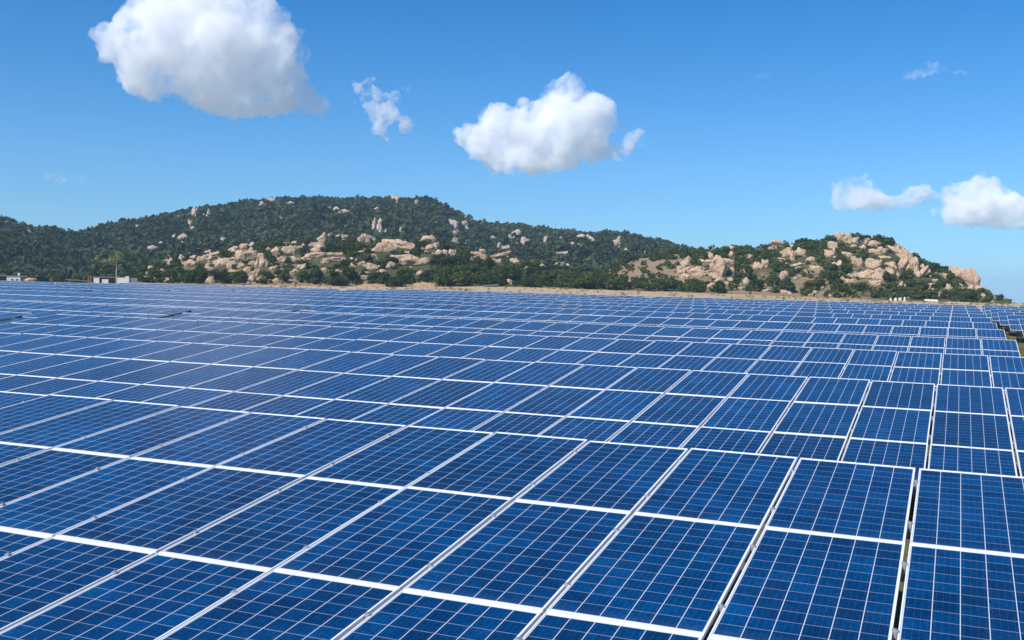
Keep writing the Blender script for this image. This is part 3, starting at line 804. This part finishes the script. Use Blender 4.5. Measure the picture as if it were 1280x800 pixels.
for x, y, s in [(1098, 304, .75), (1110, 306, .8), (1165, 344, 1.0), (1250, 380, .6), (507, 358, 1.25), (555, 357, 1.35), (570, 358, 1.2), (435, 352, 1.1), (300, 352, .9)]:
    H = rock_hill if x > 700 else mound
    a, r, z, ok = H.hit(x, min(y, 378))
    if 500 < x < 580: r = 331.0; z = float(ground_z(np.array(a), np.array(r)))
    else: z = float(H.h(np.array(a), np.array(r)))
    tree(Vector((r * math.sin(a), r * math.cos(a), z)), s,
         {1098: 'small round tree on the summit skyline, left of its twin', 1110: 'small round tree on the summit skyline, right of its twin', 1165: 'round tree on the right shoulder of the rocky hill',
          1250: 'last low tree at the far right foot of the rocky hill', 507: 'dense dark tree just left of the orange earth bank', 555: 'dense dark tree just right of the orange earth bank',
          570: 'dense dark tree second to the right of the earth bank', 435: 'dark tree below the boulders in the middle of the mound', 300: 'dark tree at the left foot of the mound'}[x], 'single trees on the hills')

# dry tufts on the sandy strip and weeds in the aisle
def gpts(xs, rs):
    th = np.array([xaz(x) for x in xs]); z = ground_z(th, rs)
    return np.stack([rs * np.sin(th), rs * np.cos(th), z], 1)
xs = g.uniform(-10, 1290, 520); rs = g.uniform(190, 344, 520)
scatter_stuff('dry_grass', gpts(xs, rs), g.uniform(0.3, 1.0, 520), 40, 0.09, M_GRASS, 'dry tufts dotted over the sandy strip before the hills', 4, 71, 1.4)
n = 1300
ax = X_END + 0.08 + g.random(n) * 1.2; ay = g.uniform(4, 112, n)
ax[800:] = g.uniform(-20, 30, n - 800)
ay[800:] = Y1 - 3 * PV - 0.1 + (g.integers(0, 12, n - 800)) * ROWP - g.uniform(0, ROWP - 3 * PV - 0.4, n - 800)
P = np.stack([ax, ay, np.zeros(n)], 1)
o = scatter_stuff('weeds', P, g.uniform(0.12, 0.45, n), 40, 0.08, M_GRASS, 'green and yellow weeds growing between the solar tables', 4, 72, 1.2)
o['category'] = 'weeds'

# ------------------------------------------------------------------ buildings and small things
M_WHITE = simple_mat('white_render', (0.84, 0.84, 0.82), 0.8, 0, 0.08, 1.5)
M_DARK = simple_mat('dark_opening', (0.03, 0.03, 0.035), 0.7)
M_ROOF = simple_mat('grey_roof_sheet', (0.30, 0.30, 0.31), 0.6, 0.2, 0.2, 1.0)
M_BROWN = simple_mat('brown_wall', (0.22, 0.17, 0.14), 0.85, 0, 0.2, 1.0)
M_GREYW = simple_mat('grey_wall', (0.25, 0.26, 0.29), 0.8, 0, 0.15, 1.0)
M_RUST = simple_mat('rusty_post', (0.30, 0.16, 0.10), 0.8)
M_CONC = simple_mat('pale_concrete', (0.64, 0.61, 0.56), 0.9, 0, 0.15, 1.5)
M_EARTH = simple_mat('orange_earth', (0.40, 0.26, 0.14), 0.95, 0, 0.4, 1.2, 1.0)

def frame_at(x, y, rng):
    """local frame: origin at the ground there, x to the right across the view, y away"""
    a, t = az_tan(x, y)
    z = float(ground_z(np.array(a), np.array(rng)))
    return Vector((rng * math.sin(a), rng * math.cos(a), z)), -a, rng / F_PX
def part(name, parent, boxes, mat, bevel=0.0):
    bm = bmesh.new()
    for c, s in boxes: box_bm(bm, c, s)
    return link(name, bm_mesh(name, bm, bevel), mat, parent)
def px_box(x0, x1, ytop, o, m, xc, ybase_z, depth, y0=0.0, zlow=0.0):
    """box spanning photo columns x0..x1, from zlow up to the height seen at row ytop"""
    return ((((x0 + x1) / 2 - xc) * m, y0 + depth / 2, (zlow + ybase_z(ytop)) / 2), ((x1 - x0) * m, depth, ybase_z(ytop) - zlow))

def ht(o, x, rng):
    def f(y):
        a, t = az_tan(x, y); return CAMZ + rng * t - o.z
    return f
# white house at the left edge
o, rz, m = frame_at(12, 351, 335); t = empty('house', o, rz); H = ht(o, 12, 335)
tag(t, 'low white house with dark windows at the far left edge, before the hill', 'house')
part('wall', t, [px_box(9, 23, 345.6, o, m, 12, H, 4.0)], M_WHITE)
for xx in (14.5, 19.5):
    w = part('window', t, [(((xx - 12) * m, -0.02, H(349.6)), (1.9 * m, 0.08, 1.7 * m))], M_DARK)
part('side_wing', t, [px_box(23.05, 31, 345.2, o, m, 12, H, 4.0, 0.3)], M_BROWN)
part('open_bay', t, [px_box(-2, 8.95, 346.5, o, m, 12, H, 3.0, 0.4)], M_DARK)
part('roof', t, [((-0.2 + 2.2 * m, 2.2, H(344.9)), (34 * m, 4.6, 0.16))], M_ROOF)
part('water_tank', t, [((9.6 * m, 1.2, H(343.0)), (2.0 * m, 0.55, 0.85))], M_WHITE, 0.08)
part('corner_wall', t, [px_box(-2, 1.2, 348, o, m, 12, H, 0.3, 0.05)], M_WHITE)
# workshop with white bays and pole tree
o, rz, m = frame_at(140, 354, 320); t = empty('workshop', o, rz); H = ht(o, 140, 320)
tag(t, 'flat roofed white workshop with dark open bays and a taller right block', 'workshop')
part('pillar_wall', t, [px_box(120, 126.2, 347.6, o, m, 140, H, 3.5)], M_WHITE)
part('pillar_wall', t, [px_box(129, 136, 349.2, o, m, 140, H, 3.5)], M_WHITE)
part('open_bay', t, [px_box(119, 145, 347.8, o, m, 140, H, 3.0, 0.8)], M_DARK)
part('roof', t, [((-7.8 * m, 2.2, H(346.7)), (28 * m, 4.4, 0.14))], M_ROOF)
part('wall', t, [px_box(145, 158.6, 347.0, o, m, 140, H, 4.0), px_box(154.6, 158.6, 345.0, o, m, 140, H, 0.3, -0.004)], M_WHITE)
part('side_wall', t, [px_box(158.65, 168, 347.2, o, m, 140, H, 4.0, 0.2)], M_GREYW)
# long shed roof to its left
o, rz, m = frame_at(98, 352, 330); t = empty('shed', o, rz); H = ht(o, 98, 330)
tag(t, 'long low open shed with a thin sloping roof left of the workshop', 'shed')
bm = bmesh.new(); Mx = Matrix.Translation((0, 0, H(350.6))) @ Matrix.Rotation(-math.atan2(-1.6, 28), 4, 'Y')
box_bm(bm, (0, 1.5, 0), (29 * m, 4.0, 0.12), Mx); link('roof', bm_mesh('roof', bm), M_ROOF, t)
for q in (-13, -4, 5, 13): part('post', t, [((q * m, 0.4, H(351.2 - 0.05 * q) / 2 - 0.05), (0.1, 0.1, H(351.2 - 0.05 * q)))], M_RUST)
part('back_wall', t, [px_box(86, 111, 352.6, o, m, 98, H, 0.15, 3.2)], M_BROWN)
# rusty gate posts
for x, lab in ((110.5, 'left rusty post beside the workshop roof'), (113.4, 'right rusty post beside the workshop roof')):
    o, rz, m = frame_at(x, 352, 318); H = ht(o, x, 318)
    bm = bmesh.new(); box_bm(bm, (0, 0, H(344.5) / 2), (0.28, 0.28, H(344.5))); box_bm(bm, (0, 0, H(344.5) + 0.05), (0.4, 0.4, 0.1))
    p_ = link('gate_post', bm_mesh('gate_post', bm, 0.02), M_RUST, None, o); p_.rotation_euler.z = rz
    tag(p_, lab, 'post', 'rusty posts by the workshop')
# slim pole-like tree with a lopsided yellow-green crown
o, rz, m = frame_at(145.5, 354, 312); t = empty('tall_tree', o, rz); H = ht(o, 145.5, 312)
tag(t, 'tall thin tree with pale straight trunk and lopsided yellow-green crown', 'tree')
gg = np.random.default_rng(77)
hh = H(315)
bm = bmesh.new(); bmesh.ops.create_cone(bm, cap_ends=True, segments=8, radius1=0.17, radius2=0.08, depth=hh, matrix=Matrix.Translation((0, 0, hh / 2)))
for (x1, y1) in ((-5, 326), (-15, 327.5), (-21, 324), (3.5, 319)):
    p, q = Vector((0, 0, H(332 if x1 < 0 else 326))), Vector((x1 * m, 0.2, H(y1))); d = q - p
    bmesh.ops.create_cone(bm, cap_ends=True, segments=5, radius1=0.06, radius2=0.02, depth=d.length, matrix=Matrix.Translation((p + q) / 2) @ d.to_track_quat('Z', 'Y').to_matrix().to_4x4())
link('trunk', bm_mesh('trunk', bm), M_PALEBARK, t)
lob = [(x1 * m, 0, H(y1), rx * m, 1.0, rz_ * m) for x1, y1, rx, rz_ in ((1.5, 318, 4.5, 5.5), (-4, 324, 5.5, 3.2), (3, 323, 4, 4), (-14, 327, 5, 2.0), (-21, 322.5, 3, 3), (-9, 326, 4, 2))]
V, F = leaf_quads(lob, 900, 0.14, gg); link('crown', mesh_np('crown', V, F), M_YLEAF, t)
# stone hut / heap between the two buildings
o, rz, m = frame_at(38, 351, 335); H = ht(o, 38, 335)
b_ = bpy.data.objects.new('boulder', BOULD[2]); COL.objects.link(b_); b_.location = o + Vector((0, 0, H(349) - 0.3)); b_.scale = (7 * m, 1.4, 0.8); b_.rotation_euler.z = rz
tag(b_, 'pinkish boulder heap between the two white buildings', 'boulder', 'boulders on the plain')
# dark low wall behind the panels
o, rz, m = frame_at(220, 354, 300); t = empty('low_wall', o, rz); H = ht(o, 220, 300)
tag(t, 'long low dark wall with a pale coping left of the mound', 'wall')
part('wall', t, [((0, 0.15, H(355.0) / 2), (104 * m, 0.3, H(355.0)))], M_GREYW)
part('coping', t, [((0, 0.15, H(355.0) + 0.05), (104 * m, 0.4, 0.1))], M_CONC)
# grey shelter below the trees
o, rz, m = frame_at(614, 360, 322); t = empty('shelter', o, rz + 0.25); H = ht(o, 614, 322)
tag(t, 'small grey roofed shelter under the trees, white at its right end', 'shelter')
bm = bmesh.new(); Mx = Matrix.Translation((-0.5 * m, 1.2, H(356.8))) @ Matrix.Rotation(math.radians(-7), 4, 'Y')
box_bm(bm, (0, 0, 0), (20 * m, 3.2, 0.12), Mx); link('roof', bm_mesh('roof', bm), M_ROOF, t)
part('end_wall', t, [((8.6 * m, 1.2, H(356.2) / 2 - 0.1), (0.15, 2.8, H(356.2) - 0.1))], M_WHITE)
for q in (-8.5, -1): part('post', t, [((q * m, 0.1, H(358.2) / 2), (0.12, 0.12, H(358.2)))], M_STEEL)
part('back_wall', t, [((0, 2.6, H(358.4) / 2), (16 * m, 0.15, H(358.4)))], M_GREYW)
# white tanks at the foot of the rocky hill
for x, w, yt, lab in ((1113.3, 3.0, 373.0, 'leftmost of the row of four white tanks'), (1119.4, 4.0, 372.6, 'second from the left of four white tanks'),
                 (1125.0, 4.2, 372.3, 'third from the left of four white tanks'), (1130.8, 3.0, 371.6, 'rightmost and tallest of the row of four white tanks')):
    o, rz, m = frame_at(x, 378, 328); H = ht(o, x, 328); hh = H(yt); hh *= 0.94; R_ = w * m / 2 * 0.88
    t = empty('water_tank', o, rz); tag(t, lab + ' below the rocky hill', 'tank', 'white tanks below the rocky hill')
    bm = bmesh.new(); bmesh.ops.create_cone(bm, cap_ends=True, segments=20, radius1=R_, radius2=R_, depth=hh, matrix=Matrix.Translation((0, 0, hh / 2)))
    for q in (0.3, 0.6): bmesh.ops.create_cone(bm, cap_ends=True, segments=20, radius1=R_ * 1.05, radius2=R_ * 1.05, depth=0.06, matrix=Matrix.Translation((0, 0, hh * q)))
    link('tank_body', bm_mesh('tank_body', bm), M_CONC, t)
    bm = bmesh.new(); bmesh.ops.create_cone(bm, cap_ends=True, segments=20, radius1=R_ * 0.98, radius2=R_ * 0.35, depth=0.16, matrix=Matrix.Translation((0, 0, hh + 0.08)))
    link('lid', bm_mesh('lid', bm), M_CONC, t)
# pale block and kerb wall right of the tanks
o, rz, m = frame_at(1164, 378, 326); H = ht(o, 1164, 326)
bm = bmesh.new(); box_bm(bm, (0, 0.8, H(374.2) / 2), (15 * m, 1.6, H(374.2)))
bmesh.ops.bevel(bm, geom=bm.edges[:], offset=0.18, segments=2, affect='EDGES')
p_ = link('stone_block', bm_mesh('stone_block', bm), M_CONC, None, o); p_.rotation_euler = (0, 0.03, rz); tag(p_, 'long pale stone block lying right of the white tanks', 'stone block')
o, rz, m = frame_at(1199, 380, 324); H = ht(o, 1199, 324)
t = empty('low_wall', o, rz); tag(t, 'low pale wall at the right foot of the rocky hill', 'wall')
part('wall', t, [((0, 0.2, H(378.0) / 2), (26 * m, 0.4, H(378.0)))], M_CONC)
part('coping', t, [((0, 0.2, H(378.0) + 0.04), (26.6 * m, 0.5, 0.08))], M_CONC)
# eroded orange earth banks
for (x, y, w, h_, lab) in ((531, 357, 30, 7, 'bright orange eroded earth bank between dark trees under the pink dome'), (468, 358, 40, 6, 'low orange earth bank left of the tall one')):
    o, rz, m = frame_at(x, 360, 337)
    bm = bmesh.new(); bmesh.ops.create_grid(bm, x_segments=40, y_segments=24, size=1.0)
    H = ht(o, x, 337); top = H(y - h_ / 2)
    for v in bm.verts:
        qx, qy = v.co.x, v.co.y
        e = max(0, 1 - abs(qx) ** 4) * min(1, max(0, (qy + 1) * 1.1)) ** 0.7 * (1 if qy < 0.4 else max(0, 1 - (qy - 0.4) / 0.6))
        nz = mnoise.fractal(Vector((qx * 3 + x, qy * 2, 0)), 0.9, 2, 4)
        v.co = Vector((qx * w * m / 2 * 1.1, qy * 3.5 + 2.5 + nz * 0.6, (top + 0.2) * e * (1 + 0.35 * nz) - 0.2))
    p_ = link('earth_bank', bm_mesh('earth_bank', bm), M_EARTH, None, o, True); p_.rotation_euler.z = rz
    tag(p_, lab, 'earth bank', kind='structure')

# ------------------------------------------------------------------ clouds: closed billowed hulls filled with real vapour
def in_poly(x, y, poly):
    c = False; j = len(poly) - 1
    for i in range(len(poly)):
        xi, yi = poly[i]; xj, yj = poly[j]
        if (yi > y) != (yj > y) and x < (xj - xi) * (y - yi) / (yj - yi) + xi: c = not c
        j = i
    return c
def edge_dist(x, y, poly):
    d = 1e9; j = len(poly) - 1
    for i in range(len(poly)):
        a = Vector(poly[j]); b = Vector(poly[i]); p = Vector((x, y)); ab = b - a
        t = max(0, min(1, (p - a).dot(ab) / max(ab.length_squared, 1e-9))); d = min(d, (a + ab * t - p).length); j = i
    return d
def vapour(name, dens, aniso=0.2, noise_scale=None):
    m = N(name)
    v = m.n('VolumePrincipled'); v.inputs['Color'].default_value = (1, 1, 1, 1)
    v.inputs['Density'].default_value = dens; v.inputs['Anisotropy'].default_value = aniso
    if noise_scale:
        pos = m.n('TexCoord').outputs['Object']
        a = m.noise(pos, 1.0 / noise_scale, 5, 0.6)
        m.inp(v, 'Density', m.math('MULTIPLY', m.math('ADD', m.math('MULTIPLY', m.smooth(a, 0.38, 0.60), 0.92), 0.08), dens * 0.85))
        m.m.cycles.volume_sampling = 'MULTIPLE_IMPORTANCE'
    m.t.links.new(v.outputs[0], m.out.inputs['Volume'])
    return m.m
def cloud(name, poly, D, nballs, rmin, rmax, dens, label, amp=0.5, seed=1, thick=0.5, group='white clouds', lpx=26, grow=1.09):
    cx0, cy0 = sum(p[0] for p in poly) / len(poly), sum(p[1] for p in poly) / len(poly)
    poly = [(cx0 + (p[0] - cx0) * grow, cy0 + (p[1] - cy0) * grow) for p in poly]
    rr = random.Random(seed); xs = [p[0] for p in poly]; ys = [p[1] for p in poly]
    bm = bmesh.new(); n = 0; tries = 0; m = D / F_PX
    a0, t0 = az_tan(sum(xs) / len(xs), sum(ys) / len(ys))
    org = at(sum(xs) / len(xs), sum(ys) / len(ys), D)
    vx, vy, vz = Vector((math.cos(a0), -math.sin(a0), 0)), Vector((math.sin(a0), math.cos(a0), 0)), Vector((0, 0, 1))
    while n < nballs and tries < 20000:
        tries += 1
        x, y = rr.uniform(min(xs), max(xs)), rr.uniform(min(ys), max(ys))
        if not in_poly(x, y, poly): continue
        d = edge_dist(x, y, poly)
        r = min(rmax, max(d * rr.uniform(0.75, 1.05), 0))
        if r < rmin * (0.7 + rr.random()): continue
        dep = rr.uniform(-1, 1) * d * thick
        p = at(x, y, D) - org + vy * (dep * m)
        bmesh.ops.create_icosphere(bm, subdivisions=2, radius=r * m, matrix=Matrix.Translation(p)); n += 1
    me = bpy.data.meshes.new('tmp'); bm.to_mesh(me); bm.free()
    tmp = bpy.data.objects.new('tmp', me); COL.objects.link(tmp)
    md = tmp.modifiers.new('r', 'REMESH'); md.mode = 'VOXEL'; md.voxel_size = (max(xs) - min(xs)) * m / 190
    dg = bpy.context.evaluated_depsgraph_get()
    out = bpy.data.meshes.new_from_object(tmp.evaluated_get(dg), depsgraph=dg)
    bpy.data.objects.remove(tmp)
    bm = bmesh.new(); bm.from_mesh(out); bmesh.ops.smooth_vert(bm, verts=bm.verts[:], factor=0.5, use_axis_x=True, use_axis_y=True, use_axis_z=True)
    bm.normal_update()
    L = lpx * m
    mv = []
    for v in bm.verts:
        q = v.co / L + Vector((seed * 3.1, 0, 0))
        f = mnoise.turbulence(q, 7, False, noise_basis='PERLIN_ORIGINAL', amplitude_scale=0.66, frequency_scale=2.1)
        mv.append(v.co + v.normal * ((f - 0.55) * amp * L * 0.62))
    for v, c in zip(bm.verts, mv): v.co = c
    bm.to_mesh(out); bm.free()
    tmp = bpy.data.objects.new('tmp', out); COL.objects.link(tmp)      # clean up self-crossings
    md = tmp.modifiers.new('r', 'REMESH'); md.mode = 'VOXEL'; md.voxel_size = (max(xs) - min(xs)) * m / 200
    dg = bpy.context.evaluated_depsgraph_get()
    out2 = bpy.data.meshes.new_from_object(tmp.evaluated_get(dg), depsgraph=dg)
    bpy.data.objects.remove(tmp); out = out2; out.name = name
    o = bpy.data.objects.new(name, out); COL.objects.link(o); o.location = org
    out.materials.clear(); out.materials.append(vapour('vapour', dens, -0.15, 30 * m))
    tag(o, label, 'cloud', group)
    return o
cloud('cloud', [(118, 40), (133, 28), (163, 8), (190, -10), (220, -22), (300, -26), (340, -12), (352, 6), (360, 14), (360, 32), (384, 44), (391, 65), (380, 82), (394, 100), (410, 124), (408, 142), (350, 145),
                (300, 147), (245, 143), (228, 128), (202, 118), (190, 124), (162, 122), (156, 108), (140, 88), (126, 62)], 4000, 230, 4, 34, 0.028,
      'largest cloud, white with a blue-grey belly, cut off by the top of the view', seed=3, grow=1.05)
cloud('cloud', [(566, 165), (590, 153), (610, 135), (632, 127), (650, 129), (672, 121), (690, 103), (708, 97), (726, 105), (742, 117), (764, 135), (766, 151), (760, 161), (776, 183), (764, 199), (730, 205), (700, 211),
                (650, 219), (618, 221), (606, 201), (590, 187)], 6000, 170, 3, 28, 0.022, 'pointed white cumulus cloud in the middle of the sky', seed=5, grow=1.14)
cloud('cloud', [(764, 196), (776, 178), (792, 160), (800, 156), (811, 166), (812, 184), (800, 190), (784, 197)], 6000, 26, 2.5, 11, 0.020, 'small white puff touching the right side of the middle cloud', seed=8)
cloud('cloud', [(440, 118), (455, 106), (470, 104), (480, 118), (496, 112), (512, 110), (500, 124), (498, 132), (512, 146), (506, 160), (480, 166), (466, 156), (460, 136)], 5000, 40, 2, 10, 0.026,
      'thin ragged little cloud between the two big ones', seed=11, amp=0.7, lpx=14, grow=1.4)
cloud('cloud', [(1045, 232), (1050, 222), (1070, 220), (1092, 222), (1104, 232), (1114, 238), (1132, 230), (1150, 226), (1168, 234), (1192, 250), (1150, 254), (1120, 258), (1100, 262), (1070, 264), (1048, 256)], 9000, 80, 2.5, 17, 0.016,
      'soft twin-humped cloud above the rocky hill', seed=13, grow=1.2)
cloud('cloud', [(1160, 264), (1180, 258), (1180, 238), (1200, 226), (1216, 220), (1244, 224), (1262, 236), (1300, 242), (1320, 270), (1300, 288), (1240, 288), (1205, 284), (1184, 276)], 9000, 130, 2.5, 22, 0.020,
      'bright white cloud at the right edge, flat grey below', seed=17)
cloud('cloud', [(1121, 96), (1132, 90), (1148, 84), (1152, 78), (1174, 76), (1196, 82), (1214, 96), (1196, 95), (1176, 92), (1156, 98), (1136, 102)], 7000, 60, 1.2, 5, 0.009, 'faint streaky wisp of cloud at upper right', seed=19, amp=0.7, group='faint wisps', lpx=7, thick=0.6)
cloud('cloud', [(42, 217), (70, 216), (96, 219), (120, 226), (112, 232), (84, 231), (58, 226)], 7000, 50, 1.2, 5, 0.008, 'faint streaky wisp of cloud low at left', seed=23, amp=0.7, group='faint wisps', lpx=7, thick=0.6)
cloud('cloud', [(938, 96), (950, 90), (976, 91), (966, 97), (950, 100)], 7000, 24, 1.0, 4, 0.003, 'tiny faint wisp of cloud left of the upper right one', seed=27, amp=0.7, group='faint wisps', lpx=7, thick=0.6)

# ------------------------------------------------------------------ air
HZ_TOP, HZ_BOT, HZ_R = 100.0, -168.0, 12100.0
bm = bmesh.new(); box_bm(bm, (0, 0, (HZ_TOP + HZ_BOT) / 2), (2 * HZ_R, 2 * HZ_R, HZ_TOP - HZ_BOT))
hz = link('haze', bm_mesh('haze', bm)); tag(hz, kind='stuff')
hm = N('air'); hv = hm.n('VolumePrincipled'); hv.inputs['Color'].default_value = (0.52, 0.80, 1.0, 1); hv.inputs['Density'].default_value = 0.00015
hv.inputs['Anisotropy'].default_value = 0.0
hm.t.links.new(hv.outputs[0], hm.out.inputs['Volume']); hz.data.materials.append(hm.m)
# ------------------------------------------------------------------ light, sky, view
SUN_AZ, SUN_EL = math.radians(-153), math.radians(45)      # azimuth from +Y towards +X
d = Vector((math.sin(SUN_AZ) * math.cos(SUN_EL), math.cos(SUN_AZ) * math.cos(SUN_EL), math.sin(SUN_EL)))
sd = bpy.data.lights.new('sun', 'SUN'); so = bpy.data.objects.new('sun', sd); COL.objects.link(so)
sd.energy = 4.2; sd.angle = math.radians(0.53); sd.color = (1.0, 0.95, 0.88)
so.rotation_euler = (-d).to_track_quat('-Z', 'Y').to_euler()
w = bpy.data.worlds.new('World'); scene.world = w; w.use_nodes = True
nt = w.node_tree; nt.nodes.clear()
sky = nt.nodes.new('ShaderNodeTexSky'); sky.sky_type = 'NISHITA'; sky.sun_disc = False
sky.sun_elevation = SUN_EL; sky.sun_rotation = SUN_AZ
sky.air_density = 1.0; sky.dust_density = 0.2; sky.ozone_density = 3.0; sky.altitude = 50
bg = nt.nodes.new('ShaderNodeBackground'); bg.inputs[1].default_value = 0.10
wo = nt.nodes.new('ShaderNodeOutputWorld')
tcw = nt.nodes.new('ShaderNodeTexCoord'); spw = nt.nodes.new('ShaderNodeSeparateXYZ'); nt.links.new(tcw.outputs['Generated'], spw.inputs[0])
rw = nt.nodes.new('ShaderNodeValToRGB'); rw.color_ramp.elements.new(0.5); rw.color_ramp.elements.new(0.5)
for e_, (p_, c_) in zip(rw.color_ramp.elements, [(0.0, (0.46, 0.76, 1.08)), (0.10, (0.40, 0.75, 1.10)), (0.24, (0.18, 0.66, 1.06)), (0.45, (0.12, 0.53, 0.97))]):
    e_.position = p_; e_.color = (*c_, 1)
nt.links.new(spw.outputs[2], rw.inputs[0])
lv = nt.nodes.new('ShaderNodeVectorMath'); lv.operation = 'ADD'; lv.inputs[1].default_value = (0, 0, 0.016)   # the plain falls away 0.9 degrees from the field
nt.links.new(tcw.outputs['Generated'], lv.inputs[0]); nt.links.new(lv.outputs[0], sky.inputs[0])
mw = nt.nodes.new('ShaderNodeMix'); mw.data_type = 'RGBA'; mw.blend_type = 'MULTIPLY'; mw.inputs[0].default_value = 1.0
nt.links.new(sky.outputs[0], mw.inputs[6]); nt.links.new(rw.outputs[0], mw.inputs[7])
nt.links.new(mw.outputs[2], bg.inputs[0]); nt.links.new(bg.outputs[0], wo.inputs[0])
vs = scene.view_settings
vs.view_transform = 'Standard'; vs.look = 'None'; vs.exposure = 0.35; vs.gamma = 1.0; vs.use_curve_mapping = False
scene.render.engine = 'CYCLES'
cy = scene.cycles
cy.max_bounces = 48; cy.diffuse_bounces = 3; cy.glossy_bounces = 3; cy.transmission_bounces = 4; cy.transparent_max_bounces = 8
cy.volume_bounces = 40
cy.use_denoising = True
cy.use_adaptive_sampling = True; cy.adaptive_threshold = 0.01
